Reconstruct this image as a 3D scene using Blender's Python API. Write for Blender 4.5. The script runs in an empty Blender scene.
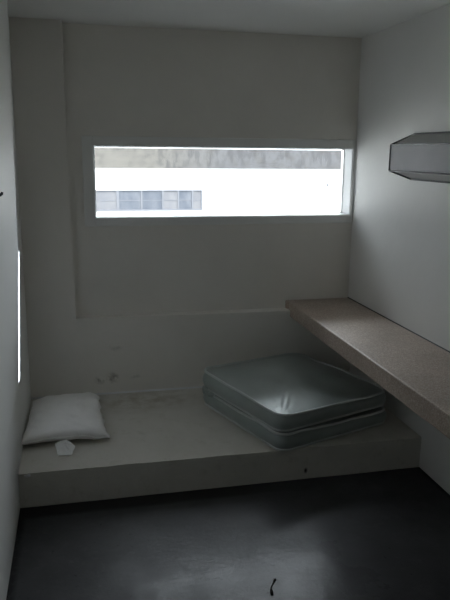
import bpy, bmesh, math, random
from mathutils import Vector, Matrix, noise
random.seed(4)
SC = bpy.context.scene
COL = SC.collection

# ------------------------------------------------------------------ dimensions (metres)
W = 2.0073            # right wall
H = 2.2736            # ceiling
R = 0.085            # depth of the window recess in the back wall
YN = -4.35           # near wall behind the viewpoint
LEDGE = 0.636        # top of the thick lower part of the back wall
PIL = 0.268          # width of the thick left strip of the back wall
BED_H, BED_D = 0.168, 0.942
DESK_Z, DESK_T, DESK_W = 0.6856, 0.090, 0.421
WX0, WX1, WZ0, WZ1 = 0.4092, 1.9915, 1.2205, 1.630
GLASS = 0.217

# ------------------------------------------------------------------ helpers
def link(o):
    COL.objects.link(o)
    return o

def obj(name, bm, mat, parent=None, smooth=False):
    me = bpy.data.meshes.new(name)
    bmesh.ops.recalc_face_normals(bm, faces=bm.faces)
    bm.to_mesh(me); bm.free()
    if mat: me.materials.append(mat)
    if smooth:
        for p in me.polygons: p.use_smooth = True
    o = link(bpy.data.objects.new(name, me))
    if parent: o.parent = parent
    return o

def empty(name, loc=(0, 0, 0), rz=0):
    o = link(bpy.data.objects.new(name, None))
    o.location = loc; o.rotation_euler = (0, 0, rz)
    o.empty_display_size = .1
    return o

def tag(o, label, cat, group=None):
    o['label'] = label; o['category'] = cat
    if group: o['group'] = group
    return o

def structure(o):
    o['kind'] = 'structure'
    return o

def box(bm, x0, x1, y0, y1, z0, z1):
    v = [bm.verts.new((x, y, z)) for x in (x0, x1) for y in (y0, y1) for z in (z0, z1)]
    for f in ((0, 1, 3, 2), (4, 6, 7, 5), (0, 4, 5, 1), (2, 3, 7, 6), (0, 2, 6, 4), (1, 5, 7, 3)):
        bm.faces.new([v[i] for i in f])
    return v

def boxes(*bs):
    bm = bmesh.new()
    for b in bs: box(bm, *b)
    return bm

def tube(bm, a, b, r, n=10, r2=None):
    a, b = Vector(a), Vector(b); d = (b - a).normalized()
    t = d.orthogonal().normalized(); s = d.cross(t)
    r2 = r if r2 is None else r2
    A = [bm.verts.new(a + r * (math.cos(2*math.pi*i/n) * t + math.sin(2*math.pi*i/n) * s)) for i in range(n)]
    B = [bm.verts.new(b + r2 * (math.cos(2*math.pi*i/n) * t + math.sin(2*math.pi*i/n) * s)) for i in range(n)]
    for i in range(n):
        bm.faces.new((A[i], A[(i+1) % n], B[(i+1) % n], B[i]))
    bm.faces.new(A[::-1]); bm.faces.new(B)

def loop_tube(bm, pts, r, n=6):
    m = len(pts); rings = []
    for i in range(m):
        p = Vector(pts[i]); d = (Vector(pts[(i+1) % m]) - Vector(pts[i-1])).normalized()
        s = d.cross(Vector((0, 0, 1))).normalized(); t = s.cross(d)
        rings.append([bm.verts.new(p + r*(math.cos(2*math.pi*k/n)*s + math.sin(2*math.pi*k/n)*t)) for k in range(n)])
    for i in range(m):
        A, B = rings[i], rings[(i+1) % m]
        for k in range(n):
            bm.faces.new((A[k], A[(k+1) % n], B[(k+1) % n], B[k]))

def bevel(o, w, seg=2):
    m = o.modifiers.new('bevel', 'BEVEL'); m.width = w; m.segments = seg; m.limit_method = 'ANGLE'
    return o

# ------------------------------------------------------------------ materials
class N:
    def __init__(s, name):
        s.m = bpy.data.materials.new(name); s.m.use_nodes = True
        s.t = s.m.node_tree; s.n = s.t.nodes; s.b = s.n['Principled BSDF']
        s.co = s.n.new('ShaderNodeTexCoord').outputs['Object']
    def new(s, typ, **kw):
        x = s.n.new(typ)
        for k, v in kw.items(): setattr(x, k, v)
        return x
    def put(s, sock, v):
        if hasattr(v, 'is_output') or isinstance(v, bpy.types.NodeSocket): s.t.links.new(v, sock)
        else: sock.default_value = v
    def noise(s, scale, detail=4, rough=.6, vec=None, stretch=None):
        x = s.new('ShaderNodeTexNoise'); v = vec or s.co
        if stretch:
            mp = s.new('ShaderNodeMapping'); mp.inputs['Scale'].default_value = stretch
            s.put(mp.inputs['Vector'], v); v = mp.outputs[0]
        s.put(x.inputs['Vector'], v)
        x.inputs['Scale'].default_value = scale; x.inputs['Detail'].default_value = detail
        x.inputs['Roughness'].default_value = rough
        return x.outputs['Fac']
    def ramp(s, fac, a, b, lo=0., hi=1.):
        x = s.new('ShaderNodeMapRange'); x.clamp = True
        s.put(x.inputs['Value'], fac)
        for k, v in zip(('From Min', 'From Max', 'To Min', 'To Max'), (a, b, lo, hi)): x.inputs[k].default_value = v
        return x.outputs[0]
    def mix(s, fac, a, b):
        x = s.new('ShaderNodeMix', data_type='RGBA')
        s.put(x.inputs[0], fac); s.put(x.inputs[6], a); s.put(x.inputs[7], b)
        return x.outputs[2]
    def mul(s, a, b, op='MULTIPLY'):
        x = s.new('ShaderNodeMath', operation=op); s.put(x.inputs[0], a); s.put(x.inputs[1], b)
        return x.outputs[0]
    def blob(s, centre, size):
        """1 inside an ellipsoid at centre, fading to 0 at its edge"""
        mp = s.new('ShaderNodeMapping', vector_type='POINT')
        mp.inputs['Location'].default_value = [-c / q for c, q in zip(centre, size)]
        mp.inputs['Scale'].default_value = [1 / q for q in size]
        s.put(mp.inputs['Vector'], s.co)
        l = s.new('ShaderNodeVectorMath', operation='LENGTH'); s.put(l.inputs[0], mp.outputs[0])
        return s.ramp(l.outputs['Value'], 1, .3)
    def bump(s, fac, strength, dist=.01):
        x = s.new('ShaderNodeBump'); x.inputs['Strength'].default_value = strength; x.inputs['Distance'].default_value = dist
        s.put(x.inputs['Height'], fac)
        if s.b.inputs['Normal'].is_linked:
            s.put(x.inputs['Normal'], s.b.inputs['Normal'].links[0].from_socket)
        s.put(s.b.inputs['Normal'], x.outputs[0])
    def fin(s, col, rough=.6, spec=.5, metal=0):
        if not isinstance(col, bpy.types.NodeSocket): col = (*col, 1) if len(col) == 3 else col
        s.put(s.b.inputs['Base Color'], col); s.put(s.b.inputs['Roughness'], rough)
        s.b.inputs['Specular IOR Level'].default_value = spec; s.b.inputs['Metallic'].default_value = metal
        return s.m

def plaster(name, a, b, stains=(), rough=.55):
    n = N(name)
    c = n.mix(n.ramp(n.noise(1.6, 5), .35, .7), (*a, 1), (*b, 1))
    for cen, size, col, k in stains:
        f = n.mul(n.blob(cen, size), n.ramp(n.noise(24, 4), .42, .65, 0, k*.85))
        c = n.mix(f, c, (*col, 1))
    n.bump(n.noise(7, 3), .12, .02); n.bump(n.noise(90, 3), .12, .003)
    return n.fin(c, rough, .4)

M = {}
M['wall'] = plaster('white_wall_paint', (.80, .795, .775), (.76, .755, .735))
M['wall_back'] = plaster('grey_white_wall_paint', (.80, .775, .725), (.73, .705, .66),
    stains=[((.405, 0, .258), (.045, .05, .030), (.20, .18, .15), .9), ((.480, 0, .270), (.060, .05, .042), (.20, .18, .15), .9),
            ((.60, 0, .27), (.05, .05, .02), (.16, .15, .13), .5), ((.50, 0, .46), (.05, .05, .03), (.2, .19, .17), .5)])
M['ceiling'] = plaster('ceiling_paint', (.82, .82, .80), (.78, .78, .76))
M['frame'] = plaster('window_frame_paint', (.78, .78, .76), (.74, .74, .72), rough=.4)
M['reveal'] = plaster('reveal_paint', (.74, .75, .76), (.70, .71, .72), rough=.4)

n = N('painted_concrete')
c = n.mix(n.ramp(n.noise(3, 6, .7), .35, .68), (.66, .64, .59, 1), (.59, .57, .52, 1))
c = n.mix(n.ramp(n.noise(14, 6, .75), .55, .75, 0, .55), c, (.42, .39, .33, 1))
c = n.mix(n.mul(n.blob((.62, -.15, BED_H), (.42, .22, .05)), n.ramp(n.noise(16, 5), .40, .65, 0, .6)), c, (.34, .29, .21, 1))
c = n.mix(n.blob((1.377, -.942, .045), (.012, .03, .02)), c, (.04, .035, .03, 1))
n.bump(n.noise(9, 4), .2, .02); n.bump(n.noise(70, 3), .15, .004)
M['plinth'] = n.fin(c, .55, .4)

n = N('dark_polished_concrete')
c = n.mix(n.ramp(n.noise(2.2, 7, .7), .35, .7), (.042, .042, .044, 1), (.070, .070, .072, 1))
c = n.mix(n.ramp(n.noise(16, 6, .7), .55, .8, 0, .5), c, (.11, .11, .108, 1))
c = n.mix(n.ramp(n.noise(30, 2), .68, .75, 0, .8), c, (.02, .02, .02, 1))
n.bump(n.noise(5, 5), .12, .02); n.bump(n.noise(60, 4), .12, .004)
gx = n.new('ShaderNodeSeparateXYZ'); n.put(gx.inputs[0], n.co)
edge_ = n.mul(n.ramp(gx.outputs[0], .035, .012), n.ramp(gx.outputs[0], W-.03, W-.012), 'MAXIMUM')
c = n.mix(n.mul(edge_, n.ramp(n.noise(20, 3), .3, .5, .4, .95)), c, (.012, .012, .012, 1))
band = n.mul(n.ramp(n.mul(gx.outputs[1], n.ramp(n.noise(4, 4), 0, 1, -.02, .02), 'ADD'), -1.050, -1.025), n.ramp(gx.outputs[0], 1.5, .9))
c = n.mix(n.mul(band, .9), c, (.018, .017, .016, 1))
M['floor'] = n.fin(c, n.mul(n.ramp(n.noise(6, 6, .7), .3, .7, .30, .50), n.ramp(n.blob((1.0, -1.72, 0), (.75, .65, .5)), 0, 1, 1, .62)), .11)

n = N('speckled_terrazzo')
v = n.new('ShaderNodeTexVoronoi', feature='F1'); n.put(v.inputs['Vector'], n.co); v.inputs['Scale'].default_value = 190
sp = n.new('ShaderNodeSeparateColor'); n.put(sp.inputs[0], v.outputs['Color'])
c = n.mix(n.ramp(sp.outputs[0], .1, .9), (.37, .29, .235, 1), (.52, .42, .35, 1))
c = n.mix(n.ramp(sp.outputs[1], .82, .86, 0, .7), c, (.62, .55, .50, 1))
c = n.mix(n.ramp(n.noise(4, 5), .4, .75, 0, .45), c, (.22, .18, .14, 1))
n.bump(sp.outputs[2], .15, .002)
M['terrazzo'] = n.fin(c, .45, .5)

n = N('green_grey_vinyl')
c = n.mix(n.ramp(n.noise(3, 4), .35, .7), (.25, .295, .28, 1), (.31, .355, .34, 1))
n.bump(n.noise(6, 3), .25, .03); n.bump(n.noise(260, 2), .08, .001)
M['vinyl'] = n.fin(c, .50, 1.0)
n.b.inputs['Coat Weight'].default_value = .7; n.b.inputs['Coat Roughness'].default_value = .42
n = N('pale_piping'); n.bump(n.noise(40, 2), .2, .003)
M['piping'] = n.fin(n.mix(n.noise(20, 2), (.56, .60, .58, 1), (.64, .68, .66, 1)), .35, .5)

n = N('white_cotton')
c = n.mix(n.ramp(n.noise(5, 4), .3, .7), (.90, .89, .87, 1), (.84, .83, .81, 1))
n.bump(n.noise(300, 2), .1, .001); n.bump(n.noise(11, 3), .35, .02)
M['cotton'] = n.fin(c, .85, .2)
n = N('tissue_paper'); n.bump(n.noise(30, 4), .4, .006)
M['tissue'] = n.fin(n.mix(n.noise(8, 3), (.93, .93, .92, 1), (.88, .88, .87, 1)), .9, .2)

n = N('grey_lamp_acrylic'); n.bump(n.noise(120, 2), .05, .001)
M['lens'] = n.fin(n.mix(n.ramp(n.noise(3, 3), .3, .7), (.40, .40, .425, 1), (.46, .46, .485, 1)), .55, .25)
n = N('dark_lamp_edging')
M['edging'] = n.fin(n.mix(n.noise(30, 2), (.08, .08, .085, 1), (.11, .11, .115, 1)), .45, .5)
n = N('grey_lamp_metal')
M['lampmetal'] = n.fin(n.mix(n.noise(10, 2), (.50, .50, .50, 1), (.56, .56, .56, 1)), .45, .5)
n = N('black_iron'); n.bump(n.noise(60, 3), .2, .002)
M['iron'] = n.fin(n.mix(n.noise(40, 3), (.012, .012, .013, 1), (.03, .028, .026, 1)), .5, .5)
n = N('dark_twig'); n.bump(n.noise(90, 3), .5, .003)
M['twig'] = n.fin(n.mix(n.noise(50, 3), (.010, .008, .007, 1), (.03, .025, .02, 1)), .8, .2)

def thin_glass(name, tint):
    m = bpy.data.materials.new(name); m.use_nodes = True; t = m.node_tree; t.nodes.clear()
    o = t.nodes.new('ShaderNodeOutputMaterial'); tr = t.nodes.new('ShaderNodeBsdfTransparent')
    gl = t.nodes.new('ShaderNodeBsdfGlossy'); gl.inputs['Roughness'].default_value = .02
    fr = t.nodes.new('ShaderNodeFresnel'); fr.inputs['IOR'].default_value = 1.35
    mx = t.nodes.new('ShaderNodeMixShader'); tr.inputs['Color'].default_value = tint
    t.links.new(fr.outputs[0], mx.inputs[0]); t.links.new(tr.outputs[0], mx.inputs[1]); t.links.new(gl.outputs[0], mx.inputs[2])
    t.links.new(mx.outputs[0], o.inputs['Surface'])
    return m
M['glass'] = thin_glass('clear_glass', (.94, .96, .96, 1))
m = bpy.data.materials.new('frosted_glass'); m.use_nodes = True; t = m.node_tree; t.nodes.clear()
o_ = t.nodes.new('ShaderNodeOutputMaterial'); tl = t.nodes.new('ShaderNodeBsdfTranslucent'); tl.inputs['Color'].default_value = (.95, .97, 1, 1)
tr_ = t.nodes.new('ShaderNodeBsdfTransparent'); mx_ = t.nodes.new('ShaderNodeMixShader'); mx_.inputs[0].default_value = .0
t.links.new(tl.outputs[0], mx_.inputs[1]); t.links.new(tr_.outputs[0], mx_.inputs[2]); t.links.new(mx_.outputs[0], o_.inputs['Surface'])
M['frost'] = m

n = N('white_render')
n.bump(n.noise(20, 4), .2, .01)
M['facade'] = n.fin(n.mix(n.ramp(n.noise(1.2, 4), .3, .7), (.82, .82, .82, 1), (.78, .78, .78, 1)), .8, .2)
n = N('stained_fascia_concrete')
sx = n.new('ShaderNodeSeparateXYZ'); n.put(sx.inputs[0], n.co)
base = n.mix(n.ramp(sx.outputs[0], 1.6, 3.0), (0.0885, 0.0848, 0.0780, 1), (0.0675, 0.0683, 0.0728, 1))
c = n.mix(n.ramp(n.noise(5, 6, .75), .47, .62, 0, .75), base, (0.0495, 0.0480, 0.0465, 1))
c = n.mix(n.mul(n.ramp(n.noise(4, 5, .7, stretch=(1.8, 1, .7)), .48, .58, 0, .6), n.ramp(sx.outputs[0], 1.3, 1.9)), c, (0.0375, 0.0375, 0.0398, 1))
n.bump(n.noise(25, 4), .2, .01)
M['fascia'] = n.fin(c, .8, .2)
n = N('pale_window_metal'); M['outframe'] = n.fin(n.mix(n.noise(9, 2), (0.0788, 0.0848, 0.0990, 1), (0.0938, 0.0975, 0.1102, 1)), .5, .4)
n = N('blue_grey_pane')
c = n.mix(n.ramp(n.noise(3, 4, stretch=(2.5, 1, 1)), .4, .65), (0.0543, 0.0620, 0.0775, 1), (0.0814, 0.0884, 0.1031, 1))
M['outpane'] = n.fin(c, .5, .2)
n = N('pale_pane')
M['outpale'] = n.fin(n.mix(n.ramp(n.noise(6, 3), .4, .65), (0.0900, 0.0922, 0.1028, 1), (0.1087, 0.1102, 0.1170, 1)), .5, .2)
n = N('yard_concrete'); M['yard'] = n.fin(n.mix(n.noise(2, 5), (.20, .20, .19, 1), (.26, .26, .25, 1)), .85, .2)

# ------------------------------------------------------------------ the room
T = .20
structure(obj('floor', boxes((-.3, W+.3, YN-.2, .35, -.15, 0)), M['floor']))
structure(obj('ceiling', boxes((-.08, W+T, YN-.2, R, H, H+.2)), M['ceiling']))
structure(obj('wall_right', boxes((W, W+T, YN, .27, 0, H)), M['wall']))
structure(obj('wall_near', boxes((-.08, W+T, YN-.2, YN, 0, H)), M['wall']))
# left wall with its narrow slit
SY0, SY1, SZ0, SZ1 = -.705, -.630, .52, 1.145
LEAN = [(0, 0), (.5, .002), (SZ0, .0045), (.875, .0235), (SZ1, .0385), (1.43, .043), (1.73, .048), (1.98, .052), (H, .056)]
def wall_x(y, z):
    """the near stretch of the left wall bellies into the room and breaks off in a step beside the slit"""
    for (a, p), (b, q) in zip(LEAN, LEAN[1:]):
        if z <= b: k = p + (q-p)*(z-a)/(b-a); break
    else: k = LEAN[-1][1]
    f = min(1, max(0, (y+2.3)/(SY0+2.3))); f = f*f*(3-2*f)
    return k*f
def left_wall():
    bm = bmesh.new(); SPL = .11      # the slit opens out towards the outside
    q = [(0, SY1), (0, .27), (-.08, .27), (-.08, SY1+SPL)]
    A = [bm.verts.new((x, y, 0)) for x, y in q]; C = [bm.verts.new((x, y, H)) for x, y in q]
    bm.faces.new(A); bm.faces.new(C)
    for k in range(4): bm.faces.new((A[k], A[(k+1) % 4], C[(k+1) % 4], C[k]))
    for b in ((-.08, 0, SY0, SY1, 0, SZ0), (-.08, 0, SY0, SY1, SZ1, H), (-.08, -.06, SY1, SY1+SPL, 0, SZ0), (-.08, -.06, SY0-SPL, SY0, 0, SZ0),
              (-.08, -.06, SY1, SY1+SPL, SZ1, H), (-.08, -.06, SY0-SPL, SY0, SZ1, H)): box(bm, *b)
    ys = [YN] + [-2.3 + (SY0+2.3)*i/24 for i in range(25)]
    zs = sorted(set([a for a, _ in LEAN] + [H*i/24 for i in range(25)]))
    V = [[bm.verts.new((wall_x(y, z), y, z)) for z in zs] for y in ys]
    B = [[bm.verts.new((-.08, y, z)) for z in (0, H)] for y in (YN, SY0-SPL)]
    for a, b in zip(V, V[1:]):
        for k in range(len(zs)-1): bm.faces.new((a[k], b[k], b[k+1], a[k+1]))
    bm.faces.new(V[0] + [B[0][1], B[0][0]]); bm.faces.new(V[-1] + [B[1][1], B[1][0]])
    bm.faces.new([v[0] for v in V] + [B[1][0], B[0][0]]); bm.faces.new([v[-1] for v in V] + [B[1][1], B[0][1]])
    bm.faces.new((B[0][0], B[0][1], B[1][1], B[1][0]))
    return bm
structure(obj('wall_left', left_wall(), M['wall']))

# back wall: thick strip at the left and below, thin field above the ledge with the window opening
def back_wall():
    bm = bmesh.new()
    YB = .27
    z9 = H + .2
    # thick left strip and lower part: one L-shaped solid with softened arrises
    P = [(0, 0), (W, 0), (W, LEDGE), (PIL, LEDGE), (PIL, z9), (0, z9)]
    A = [bm.verts.new((x, 0, z)) for x, z in P]; B = [bm.verts.new((x, YB, z)) for x, z in P]
    bm.faces.new(A); bm.faces.new(B[::-1])
    for k in range(6): bm.faces.new((A[k], A[(k+1) % 6], B[(k+1) % 6], B[k]))
    ed = [e_ for e_ in bm.edges if set(e_.verts) in ({A[2], A[3]}, {A[3], A[4]})]
    bmesh.ops.bevel(bm, geom=ed, offset=.009, segments=3, affect='EDGES', profile=.5)
    box(bm, PIL, WX0, R, YB, LEDGE, z9)
    box(bm, WX1, W, R, YB, LEDGE, z9)
    box(bm, WX0, WX1, R, YB, LEDGE, WZ0)
    box(bm, WX0, WX1, R, YB, WZ1, z9)
    return bm
structure(obj('wall_back', back_wall(), M['wall_back']))

# long window
w1 = structure(empty('window_1', (0, 0, 0)))
e = .0005
FX0, FX1, FZ0, FZ1 = .348, W-.001, 1.172, 1.683
bm = boxes((FX0, WX0+e, R-.007, R+.004, FZ0, FZ1), (WX1-e, FX1, R-.007, R+.004, FZ0, FZ1),
           (WX0+e, WX1-e, R-.007, R+.004, FZ0, WZ0+e), (WX0+e, WX1-e, R-.007, R+.004, WZ1-e, FZ1))
bevel(obj('window_frame', bm, M['frame'], w1), .003, 2)
# pale lining of the reveal
l = .004
bm = boxes((WX0, WX0+l, R+.004, GLASS+.02, WZ0, WZ1), (WX1-l, WX1, R+.004, GLASS+.02, WZ0, WZ1),
           (WX0+l, WX1-l, R+.004, GLASS+.02, WZ0, WZ0+l), (WX0+l, WX1-l, R+.004, GLASS+.02, WZ1-l, WZ1))
obj('window_lining', bm, M['reveal'], w1)
g = .008
bm = boxes((WX0+l, WX0+l+g, GLASS-.006, GLASS+.012, WZ0+l, WZ1-l), (WX1-l-g*.4, WX1-l, GLASS-.006, GLASS+.012, WZ0+l, WZ1-l),
           (WX0+l+g, WX1-l-g*.4, GLASS-.006, GLASS+.012, WZ0+l, WZ0+l+.003), (WX0+l+g, WX1-l-g*.4, GLASS-.006, GLASS+.012, WZ1-l-.003, WZ1-l))
obj('glazing_bead', bm, M['frame'], w1)
obj('glass_pane', boxes((WX0+l+.002, WX1-l-.002, GLASS, GLASS+.004, WZ0+l, WZ1-l)), M['glass'], w1)

# slit window: a narrow frosted vent hinged at its foot, leaning a little into the room
w2 = structure(empty('window_2', (0, SY0, SZ0)))
lean = .034
def pane_bm(y0, y1, x0, th):
    bm = bmesh.new()
    vs = []
    for x, z in ((x0, .0), (x0+th, .0), (x0+lean+th, SZ1-SZ0), (x0+lean, SZ1-SZ0)):
        vs.append([bm.verts.new((x, y, z)) for y in (y0, y1)])
    for i in range(4):
        a, b = vs[i], vs[(i+1) % 4]
        bm.faces.new((a[0], b[0], b[1], a[1]))
    bm.faces.new([v[0] for v in vs]); bm.faces.new([v[1] for v in vs][::-1])
    return bm
obj('frosted_pane', pane_bm(.0005, SY1-SY0-.004, .002, .003), M['frost'], w2)
def cheek(y0, y1):
    bm = bmesh.new(); hz = SZ1-SZ0
    A = [bm.verts.new((x, y0, z)) for x, z in ((-.01, 0), (.0045, 0), (lean+.0045, hz), (-.01, hz))]
    B = [bm.verts.new((x, y1, z)) for x, z in ((-.01, 0), (.0045, 0), (lean+.0045, hz), (-.01, hz))]
    for i in range(4): bm.faces.new((A[i], A[(i+1) % 4], B[(i+1) % 4], B[i]))
    bm.faces.new(A[::-1]); bm.faces.new(B)
    return bm
obj('vent_cheek', cheek(SY1-SY0-.004, SY1-SY0), M['wall'], w2)

hz = SZ1-SZ0
obj('vent_head', boxes((-.01, lean+.0045, 0, SY1-SY0, hz, hz+.004)), M['wall'], w2)

# ------------------------------------------------------------------ concrete bed platform
def platform():
    bm = bmesh.new()
    nx, ny = 100, 48
    x0, x1, y0, y1 = .001, W-.001, -BED_D, -.001
    def top(i, j):
        x = x0 + (x1-x0)*i/nx; y = y0 + (y1-y0)*j/ny
        z = BED_H + .0020*noise.noise(Vector((x*3, y*3, 1))) + .0025*(1-x/W) * (1 if j > ny*.5 else .3)
        return x, y, z
    V = {}
    for i in range(nx+1):
        for j in range(ny+1):
            x, y, z = top(i, j)
            if j == 0:
                y += .006*noise.noise(Vector((x*9, 4, 2))); z -= .001 + .004*max(0, noise.noise(Vector((x*16, 0, 5)))-.15)
            if j == 1: y = y0 + .008 + .004*noise.noise(Vector((x*9, 4, 2)))
            V[i, j] = bm.verts.new((x, y, z))
    for i in range(nx):
        for j in range(ny):
            bm.faces.new((V[i, j], V[i+1, j], V[i+1, j+1], V[i, j+1]))
    # front face
    nz = 8; F = {}
    for i in range(nx+1):
        F[i, nz] = V[i, 0]
        for k in range(nz):
            x = x0 + (x1-x0)*i/nx
            f = k/nz
            y = y0 - .001 + .005*noise.noise(Vector((x*4, f*1.2, 8)))
            F[i, k] = bm.verts.new((x, y, f*(BED_H-.012)))
    for i in range(nx):
        for k in range(nz):
            bm.faces.new((F[i, k], F[i+1, k], F[i+1, k+1], F[i, k+1]))
    # back, ends and underside
    b0, b1 = bm.verts.new((x0, y1, 0)), bm.verts.new((x1, y1, 0))
    bm.faces.new([V[i, ny] for i in range(nx+1)] + [b1, b0])
    bm.faces.new([V[0, j] for j in range(ny+1)] + [b0] + [F[0, k] for k in range(nz)])
    bm.faces.new([V[nx, j] for j in range(ny+1)] + [b1] + [F[nx, k] for k in range(nz)])
    bm.faces.new([F[i, 0] for i in range(nx+1)] + [b1, b0])
    return bm
bed = tag(empty('concrete_bed', (W/2, -BED_D/2, 0)), 'low off-white painted concrete bed platform spanning the cell under the window', 'bed')
p = obj('platform', platform(), M['plinth'], bed, True)
p.location = (-W/2, BED_D/2, 0)
md = p.modifiers.new('edges', 'EDGE_SPLIT'); md.split_angle = math.radians(35)
bm = bmesh.new(); tube(bm, (PIL*.0+.002, -.003, BED_H+.002), (W-.002, -.003, BED_H+.001), .008, 8)
cj = obj('joint_fillet', bm, M['reveal'], bed, True); cj.location = (-W/2, BED_D/2, 0); cj['label'] = 'pale plaster joint along the back edge'
# lump of loose paint on the front edge
bm = bmesh.new(); bmesh.ops.create_icosphere(bm, subdivisions=2, radius=1)
for v in bm.verts:
    v.co *= 1 + .35*noise.noise(v.co*1.7)
    v.co = Vector((v.co.x*.016, v.co.y*.008, v.co.z*.007))
ch = obj('paint_flake', bm, M['reveal'], bed, True); ch.location = (.042-W/2, -BED_D/2-.003, .159); ch['label'] = 'pale loose paint flake on the front edge'

# ------------------------------------------------------------------ terrazzo shelf along the right wall
dk = tag(empty('wall_desk', (W-DESK_W/2, -1.4, DESK_Z-DESK_T)), 'long speckled pinkish brown concrete desk slab running along the right wall', 'desk')
def slab():
    bm = bmesh.new()
    ny = 60; ya, yb = R-.0005, -3.0
    rows = []
    for j in range(ny+1):
        y = ya + (yb-ya)*j/ny
        k = .003*noise.noise(Vector((0, y*5, 3)))
        xw, xf = W-.0005, W-DESK_W+k - (.010 if j == 0 else 0)
        zt, zb = DESK_Z, DESK_Z-DESK_T + .002*noise.noise(Vector((0, y*6, 7)))
        rows.append([bm.verts.new(c) for c in ((xw, y, zt), (xf, y, zt), (xf, y, zb), (xw, y, zb))])
    for a, b in zip(rows, rows[1:]):
        for i in range(4): bm.faces.new((a[i], a[(i+1) % 4], b[(i+1) % 4], b[i]))
    bm.faces.new(rows[0]); bm.faces.new(rows[-1][::-1])
    return bm
s = obj('desk_slab', slab(), M['terrazzo'], dk); s.location = -dk.location
bevel(s, .006, 2)
bm = bmesh.new()
tube(bm, (W-.002, R-.004, DESK_Z+.001), (W-.002, -3.0, DESK_Z+.001), .004, 6)
sj = obj('sealant_joint', bm, M['iron'], dk); sj.location = -dk.location; sj['label'] = 'dark joint where the slab meets the wall'

# ------------------------------------------------------------------ wall lamp
LY0, LY1 = -.648, -1.92
lamp = tag(empty('wall_lamp', (W, (LY0+LY1)/2, 1.585)), 'unlit grey wall lamp with sloping sides and dark edges, above the desk', 'lamp')
prof = [(W-.001, 1.701), (W-.133, 1.646), (W-.133, 1.517), (W-.001, 1.4725)]
def prism(pr, ya, yb):
    bm = bmesh.new()
    A = [bm.verts.new((x, ya, z)) for x, z in pr]; B = [bm.verts.new((x, yb, z)) for x, z in pr]
    k = len(pr)
    for i in range(k): bm.faces.new((A[i], A[(i+1) % k], B[(i+1) % k], B[i]))
    bm.faces.new(A); bm.faces.new(B[::-1])
    return bm
def lampart(name, bm, mat):
    o = obj(name, bm, mat, lamp); o.location = -lamp.location
    return o
hs = lampart('housing', prism([(W-.001, 1.698), (W-.126, 1.6445), (W-.126, 1.5185), (W-.001, 1.4755)], LY0-.002, LY1+.002), M['lampmetal'])
lampart('lens', boxes((W-.133, W-.1262, LY1+.01, LY0-.006, 1.5235, 1.640)), M['lens'])
bm = bmesh.new()
for x, z in prof: tube(bm, (x if x < W-.1 else W-.006, LY0, z), (x if x < W-.1 else W-.006, LY1, z), .0042, 6)
for y in (LY0, LY1):
    P = [Vector((min(x, W-.006), y, z)) for x, z in prof]
    for a, b in zip(P, P[1:]): tube(bm, a, b, .0042, 6)
ed = lampart('edge_trim', bm, M['edging']); ed['label'] = 'dark edge trim'
lampart('end_cap', prism([(W-.003, 1.695), (W-.13, 1.6425), (W-.13, 1.5205), (W-.003, 1.4785)], LY0-.0015, LY0+.001), M['edging'])

# ------------------------------------------------------------------ folded mattress
U = Vector((.943, .334, 0)); Vv = Vector((-.334, .943, 0))
MW, MD = .72, .76
def outline(w, d, r, m=14):
    pts = []
    nside = 26
    cs = [((w-r, r), -90), ((w-r, d-r), 0), ((r, d-r), 90), ((r, r), 180)]
    for q, ((cx, cy), a0) in enumerate(cs):
        for i in range(m+1):
            a = math.radians(a0 + 90*i/m)
            pts.append((cx + r*math.cos(a), cy + r*math.sin(a)))
        nx = cs[(q+1) % 4]; a = math.radians(nx[1])
        e0 = pts[-1]; e1 = (nx[0][0] + r*math.cos(a), nx[0][1] + r*math.sin(a))
        for i in range(1, nside):
            f = i/nside; pts.append((e0[0]+(e1[0]-e0[0])*f, e0[1]+(e1[1]-e0[1])*f))
    return pts
OUT = outline(MW, MD, .06)
def zmod(x, y, k):      # slow unevenness of a soft slab
    return .014*noise.noise(Vector((x*2.6, y*2.6, 3.3*k))) + .004*noise.noise(Vector((x*8, y*8, 1.7*k)))
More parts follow.
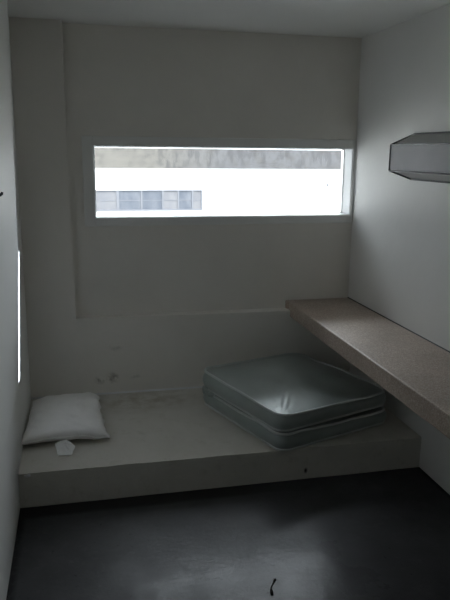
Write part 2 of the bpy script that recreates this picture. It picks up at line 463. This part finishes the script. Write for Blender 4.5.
def layer(z0, h, puff, k, sag):
    """rings from the underside's middle, round the bulging side, to the crown"""
    bm = bmesh.new(); cx, cy = MW/2, MD/2
    prof_ = []
    for s in (.15, .35, .55, .75, .9, .97): prof_.append((s, 'b'))
    for f in (0, .12, .3, .5, .7, .88, 1): prof_.append((f, 's'))
    for s in (.975, .95, .91, .86, .8, .72, .62, .5, .38, .25, .12): prof_.append((s, 't'))
    rings = []
    seam_t = []; seam_b = []
    for val, kind in prof_:
        ring = []
        for (x, y) in OUT:
            dx, dy = x-cx, y-cy
            if kind == 'b':
                px, py = cx+dx*val, cy+dy*val
                z = z0
            elif kind == 's':
                b = 1 + .040*math.sin(math.pi*val) + .006*noise.noise(Vector((x*8, y*8, val*3+k)))
                px, py = cx+dx*b, cy+dy*b
                z = z0 + h*val
            else:
                px, py = cx+dx*val, cy+dy*val
                z = z0 + h + puff*(1-val**2.6)
            up = (z-z0)/h
            z += up*(zmod(px, py, k) + sag(px, py))
            if kind == 't':
                # short pleats running in from the near corner, faint waves elsewhere
                d = math.hypot(px-.02, py-.02); a = math.atan2(py-.02, px-.02)
                amp = .0042*math.exp(-((d-.095)/.05)**2)
                z += amp*math.sin(a*19+1)
                z += .008*noise.noise(Vector((px*8, py*4, k))) * (1-val)
                z += .006*max(0, noise.noise(Vector(((px+py)*5, (px-py)*1.6, k+9))))*(1-val**2)
            ring.append(bm.verts.new((px, py, z)))
            if kind == 's' and val == 1: seam_t.append((px, py, z+.002))
            if kind == 's' and val == 0: seam_b.append((px, py, z+.006))
        rings.append(ring)
    m = len(OUT)
    for A, B in zip(rings, rings[1:]):
        for i in range(m): bm.faces.new((A[i], A[(i+1) % m], B[(i+1) % m], B[i]))
    for ring in (rings[0], rings[-1]):
        c = bm.verts.new(sum((v.co for v in ring), Vector())/m)
        for i in range(m): bm.faces.new((ring[i], ring[(i+1) % m], c))
    return bm, seam_t, seam_b
mat_root = tag(empty('folded_mattress', (1.232, -.965, BED_H+.006), math.atan2(.334, .943)),
               'thin grey-green vinyl mattress folded in two on the concrete bed beneath the desk', 'mattress')
def half(name, z0, h, puff, k, sag, off):
    bm, st, sb = layer(z0, h, puff, k, sag)
    o = obj(name, bm, M['vinyl'], mat_root, True); o.location = off
    for nm, s_ in (('piping', st), ('piping', sb)):
        b2 = bmesh.new(); loop_tube(b2, [(MW/2+(x-MW/2)*1.008, MD/2+(y-MD/2)*1.008, z) for x, y, z in s_], .0068)
        obj(nm, b2, M['piping'], o, True)['label'] = 'paler raised piping along the seam'
    return o
half('lower_half', 0, .083, .020, 1, lambda x, y: -.008*x/MW, (-.004, -.014, 0))
half('upper_half', .096, .094, .050, 2, lambda x, y: -.006 + .012*y/MD - .012*x/MW, (0, 0, 0))
# the fold at the back, where the cover runs on from one half to the other
bm = bmesh.new(); rows = []
for i in range(41):
    x = .05 + (MW-.09)*i/40; row = []
    for j in range(13):
        a = -math.pi/2 + math.pi*j/12
        bul = .030*math.cos(a)*(1+.25*noise.noise(Vector((x*9, j*.5, 2))))
        row.append(bm.verts.new((x, MD-.012+bul, .098+.083*math.sin(a))))
    rows.append(row)
for A, B in zip(rows, rows[1:]):
    for j in range(12): bm.faces.new((A[j], B[j], B[j+1], A[j+1]))
for r_ in (rows[0], rows[-1]): bm.faces.new(r_)
obj('fold', bm, M['vinyl'], mat_root, True)
# bunched cover at the left end of the fold
bm = bmesh.new()
for a, b, r0, r1 in (((-.006, MD-.16, .096), (-.006, MD-.06, .070), .016, .019), ((-.006, MD-.11, .078), (-.002, MD-.03, .112), .015, .018),
                     ((-.002, MD-.05, .050), (.012, MD-.004, .104), .017, .021)):
    tube(bm, a, b, r0, 10, r1)
bu = obj('bunched_cover', bm, M['vinyl'], mat_root, True)
sd = bu.modifiers.new('soft', 'SUBSURF'); sd.levels = 2; sd.render_levels = 2

# ------------------------------------------------------------------ pillow
def pillow():
    bm = bmesh.new(); nn = 56
    hw, hd, T_ = .196, .285, .062
    def P(i, j, side):
        u, v = -1+2*i/nn, -1+2*j/nn
        # pinched outline with dog-eared corners
        w = hw*(1-.055*(1-v*v)) ; d = hd*(1-.05*(1-u*u))
        x, y = u*w*(1-.07*v), v*d
        e = max(0, (1-abs(u)**2.6)*(1-abs(v)**2.6))
        t = T_*e**.42
        if side > 0:
            z = .044 + t*.95
            z += .010*noise.noise(Vector((x*7, y*7, 1)))*e
            # wrinkles fanning in from the right side and front
            z += .014*e**.3*math.sin((u*3 - v*5)*2.2)*max(0, u)**1.3
            z += .019*e**.3*max(0, noise.noise(Vector((x*18+y*10, y*22, 4))))*(.35+.65*max(0, u))
        else:
            z = max(.002, .044 - t*.85)
        z += .012*(u*u*v*v)*(-1) + .010*noise.noise(Vector((u*2, v*2, 6)))*(1-e)
        x += .006*noise.noise(Vector((v*5, u, 2))) + .012*max(0, u)**4*noise.noise(Vector((v*4.5, 1, 7))); y += .006*noise.noise(Vector((u*5, v, 9)))
        return x, y, max(.001, z)
    Tt = {}; Bb = {}
    for i in range(nn+1):
        for j in range(nn+1):
            Tt[i, j] = bm.verts.new(P(i, j, 1))
            Bb[i, j] = Tt[i, j] if i in (0, nn) or j in (0, nn) else bm.verts.new(P(i, j, -1))
    for i in range(nn):
        for j in range(nn):
            bm.faces.new((Tt[i, j], Tt[i+1, j], Tt[i+1, j+1], Tt[i, j+1]))
            bm.faces.new((Bb[i, j], Bb[i, j+1], Bb[i+1, j+1], Bb[i+1, j]))
    edge = [Tt[i, 0].co.copy() for i in range(nn)] + [Tt[nn, j].co.copy() for j in range(nn)] \
         + [Tt[nn-i, nn].co.copy() for i in range(nn)] + [Tt[0, nn-j].co.copy() for j in range(nn)]
    return bm, edge
bm, edge = pillow()
pr = tag(empty('pillow', (.2060, -.420, BED_H+.006), 0), 'flat white pillow in a creased cotton case at the left end of the bed', 'pillow')
pb = obj('pillow_body', bm, M['cotton'], pr, True)
b2 = bmesh.new(); loop_tube(b2, edge, .0035, 6)
obj('seam', b2, M['cotton'], pr, True)

# ------------------------------------------------------------------ crumpled tissue
def tissue():
    """a square sheet folded to an uneven five-sided wad with hard creases"""
    bm = bmesh.new()
    rim = [(-.050, .042, .034), (.004, .052, .046), (.046, .010, .026), (.030, -.042, .005), (-.034, -.034, .005)]
    creases = [(-.012, .012, .052), (.018, .002, .044)]
    top = [bm.verts.new(p) for p in rim]; c = [bm.verts.new(p) for p in creases]
    low = [bm.verts.new((x*.94, y*.92, max(.001, z-.012))) for x, y, z in rim]
    for f in ((0, 1, 'a'), (4, 0, 'a'), (3, 4, 'a'), (1, 2, 'b'), (2, 3, 'b')):
        bm.faces.new((top[f[0]], top[f[1]], c[0 if f[2] == 'a' else 1]))
    bm.faces.new((top[1], c[1], c[0])); bm.faces.new((top[3], c[0], c[1]))
    for k in range(5): bm.faces.new((top[k], low[k], low[(k+1) % 5], top[(k+1) % 5]))
    bm.faces.new(low[::-1])
    bmesh.ops.subdivide_edges(bm, edges=bm.edges[:], cuts=3, use_grid_fill=True)
    for v in bm.verts:
        v.co.z = max(.0005, v.co.z + .005*noise.noise(v.co*70)); v.co.x += .002*noise.noise(v.co*90)
    return bm
ts = tag(obj('paper_tissue', tissue(), M['tissue']), 'crumpled white paper tissue lying against the front edge of the pillow', 'tissue')
ts.location = (.207, -.762, BED_H+.002)

# ------------------------------------------------------------------ small things
hk = tag(empty('wall_hook', (wall_x(-1.27, 1.44)-.0005, -1.27, 1.44)), 'small black iron hook fixed on the left wall', 'hook')
bm = bmesh.new(); tube(bm, (0, 0, 0), (.004, 0, 0), .016, 16)
obj('back_plate', bm, M['iron'], hk)
bm = bmesh.new(); tube(bm, (.003, 0, 0), (.012, 0, .002), .006, 10, .0055); tube(bm, (.012, 0, .001), (.015, 0, .011), .0055, 10, .004)
obj('hook_arm', bm, M['iron'], hk, True)

def debris():
    bm = bmesh.new()
    pts = [(-.020, -.052, .004), (-.016, -.030, .004), (-.012, -.008, .006), (.000, .012, .005), (.012, .030, .006), (.022, .045, .004)]
    rad = [.0065, .0075, .003, .0022, .004, .0075]
    for a, b, r0, r1 in zip(pts, pts[1:], rad, rad[1:]): tube(bm, a, b, r0, 8, r1)
    for v in bm.verts: v.co.z = max(.0005, v.co.z*.7)
    return bm
db = tag(obj('debris_scrap', debris(), M['twig'], None, True), 'thin dark scrap of debris lying on the dark concrete floor', 'debris')
db.location = (.975, -1.715, 0); db.scale = (.85, .85, .85)

# ------------------------------------------------------------------ outside
YF = 8.0
structure(obj('ground', boxes((-25, 30, .6, 40, -1.6, -1.5)), M['yard']))
bd = tag(empty('building', (3, YF, -1.5)), 'white building across the yard seen through the long window', 'building')
def bpart(name, bm, mat, parent=bd):
    o = obj(name, bm, mat, parent); o.location = -bd.location if parent is bd else (0, 0, 0)
    return o
bpart('wall', boxes((-8, 14, YF, YF+6, -1.5, 1.312)), M['facade'])
bpart('roof_fascia', boxes((-8.1, 14.1, YF-.02, YF+6.1, 1.312, 1.658)), M['fascia'])
bx0, bx1, bz0, bz1 = -.35, 2.54, .565, .933
wn = bpart('window', boxes((bx0, bx1, YF-.035, YF-.001, bz0, bz0+.025), (bx0, bx1, YF-.035, YF-.001, bz1-.02, bz1),
      (bx0, bx0+.03, YF-.035, YF-.001, bz0+.025, bz1-.02), (bx1-.03, bx1, YF-.035, YF-.001, bz0+.025, bz1-.02),
      (bx0+.03, bx1-.03, YF-.026, YF-.001, .742, .756), *[(a, b, YF-.034, YF-.001, bz0+.025, bz1-.02) for a, b in ((.30, .33), (.99, 1.04), (1.42, 1.45), (1.80, 1.83), (2.08, 2.11), (2.34, 2.37))]), M['outframe'])
for k, (a, b) in enumerate(((bx0+.03, .30), (.33, .99), (1.04, 1.42), (1.45, 1.80), (1.83, 2.08), (2.11, 2.34), (2.37, 2.53))):
    bpart('pane', boxes((a, b, YF-.02, YF-.001, bz0+.025, bz1-.02)), M['outpale'] if k in (0, 1, 6, 4) else M['outpane'], wn)
for x in (4.80, 4.93):
    bpart('air_vent', boxes((x, x+.035, YF-.01, YF-.001, .98, 1.045)), M['outframe'])

# ------------------------------------------------------------------ daylight
SKY, GLOW, SUN = 3.0, 22.0, 18.0
wd = bpy.data.worlds.new('overcast_sky'); SC.world = wd; wd.use_nodes = True
bg = wd.node_tree.nodes['Background']
bg.inputs['Color'].default_value = (.885, .94, 1.0, 1)
# standard overcast sky: the zenith is three times as bright as the horizon
wt = wd.node_tree
tc = wt.nodes.new('ShaderNodeTexCoord'); sp_ = wt.nodes.new('ShaderNodeSeparateXYZ'); mr = wt.nodes.new('ShaderNodeMapRange')
wt.links.new(tc.outputs['Generated'], sp_.inputs[0]); wt.links.new(sp_.outputs[2], mr.inputs['Value'])
for k_, v_ in zip(('From Min', 'From Max', 'To Min', 'To Max'), (0, 1, SKY, SKY*3)): mr.inputs[k_].default_value = v_
# added glow lobe in the unseen sky, aimed to brighten the left wall
dt = wt.nodes.new('ShaderNodeVectorMath'); dt.operation = 'DOT_PRODUCT'; dt.inputs[1].default_value = Vector((.62, .50, .52)).normalized()
wt.links.new(tc.outputs['Generated'], dt.inputs[0])
cl_ = wt.nodes.new('ShaderNodeMath'); cl_.operation = 'MAXIMUM'; cl_.inputs[1].default_value = 0; wt.links.new(dt.outputs['Value'], cl_.inputs[0])
pw = wt.nodes.new('ShaderNodeMath'); pw.operation = 'POWER'; pw.inputs[1].default_value = 5; wt.links.new(cl_.outputs[0], pw.inputs[0])
ma = wt.nodes.new('ShaderNodeMath'); ma.operation = 'MULTIPLY_ADD'; ma.inputs[1].default_value = GLOW
wt.links.new(pw.outputs[0], ma.inputs[0]); wt.links.new(mr.outputs[0], ma.inputs[2])
# a second, tighter and steeper lobe, added to lift the desk's far end
d2 = wt.nodes.new('ShaderNodeVectorMath'); d2.operation = 'DOT_PRODUCT'; d2.inputs[1].default_value = Vector((.0, .52, .85)).normalized()
wt.links.new(tc.outputs['Generated'], d2.inputs[0])
c2 = wt.nodes.new('ShaderNodeMath'); c2.operation = 'MAXIMUM'; c2.inputs[1].default_value = 0; wt.links.new(d2.outputs['Value'], c2.inputs[0])
p2 = wt.nodes.new('ShaderNodeMath'); p2.operation = 'POWER'; p2.inputs[1].default_value = 22; wt.links.new(c2.outputs[0], p2.inputs[0])
m2 = wt.nodes.new('ShaderNodeMath'); m2.operation = 'MULTIPLY_ADD'; m2.inputs[1].default_value = 26
wt.links.new(p2.outputs[0], m2.inputs[0]); wt.links.new(ma.outputs[0], m2.inputs[2])
wt.links.new(m2.outputs[0], bg.inputs['Strength'])
# light portals fill the two openings so the sky is sampled through them
def portal(name, loc, rot, sx, sy):
    L = bpy.data.lights.new(name, 'AREA'); L.shape = 'RECTANGLE'; L.size = sx; L.size_y = sy
    L.cycles.is_portal = True
    o = link(bpy.data.objects.new(name, L)); o.location = loc; o.rotation_euler = rot
portal('daylight_portal', ((WX0+WX1)/2, .265, (WZ0+WZ1)/2), (math.radians(-90), 0, 0), WX1-WX0, WZ1-WZ0)

# sun from behind the cell block, full on the white building across the yard
sl = bpy.data.lights.new('sun', 'SUN'); sl.energy = SUN; sl.angle = math.radians(2); sl.color = (1, .97, .95)
so = link(bpy.data.objects.new('sun', sl)); so.location = (0, -3, 8)
so.rotation_euler = Vector((-.10, .66, -.74)).to_track_quat('-Z', 'Y').to_euler()

# ------------------------------------------------------------------ camera
F = Vector((0.21585481, 0.95108008, -0.22102803)); Rr = Vector((0.97564982, -0.21910569, 0.0100062)); Up = Vector((0.0389118, 0.21780585, 0.97521612))
cd = bpy.data.cameras.new('camera'); cam = link(bpy.data.objects.new('camera', cd))
cam.matrix_world = Matrix(((Rr.x, Up.x, -F.x, .30834), (Rr.y, Up.y, -F.y, -3.78159), (Rr.z, Up.z, -F.z, 1.6), (0, 0, 0, 1)))
cd.sensor_fit = 'VERTICAL'; cd.sensor_height = 36; cd.lens = 651.835/600*36; cd.clip_start = .02
SC.camera = cam
SC.view_settings.view_transform = 'Standard'; SC.view_settings.look = 'None'
SC.view_settings.gamma = 1; SC.view_settings.use_curve_mapping = False
SC.view_settings.exposure = -0.12
SC.cycles.use_denoising = True
SC.cycles.max_bounces = 16; SC.cycles.diffuse_bounces = 10
SC.cycles.sample_clamp_indirect = 0
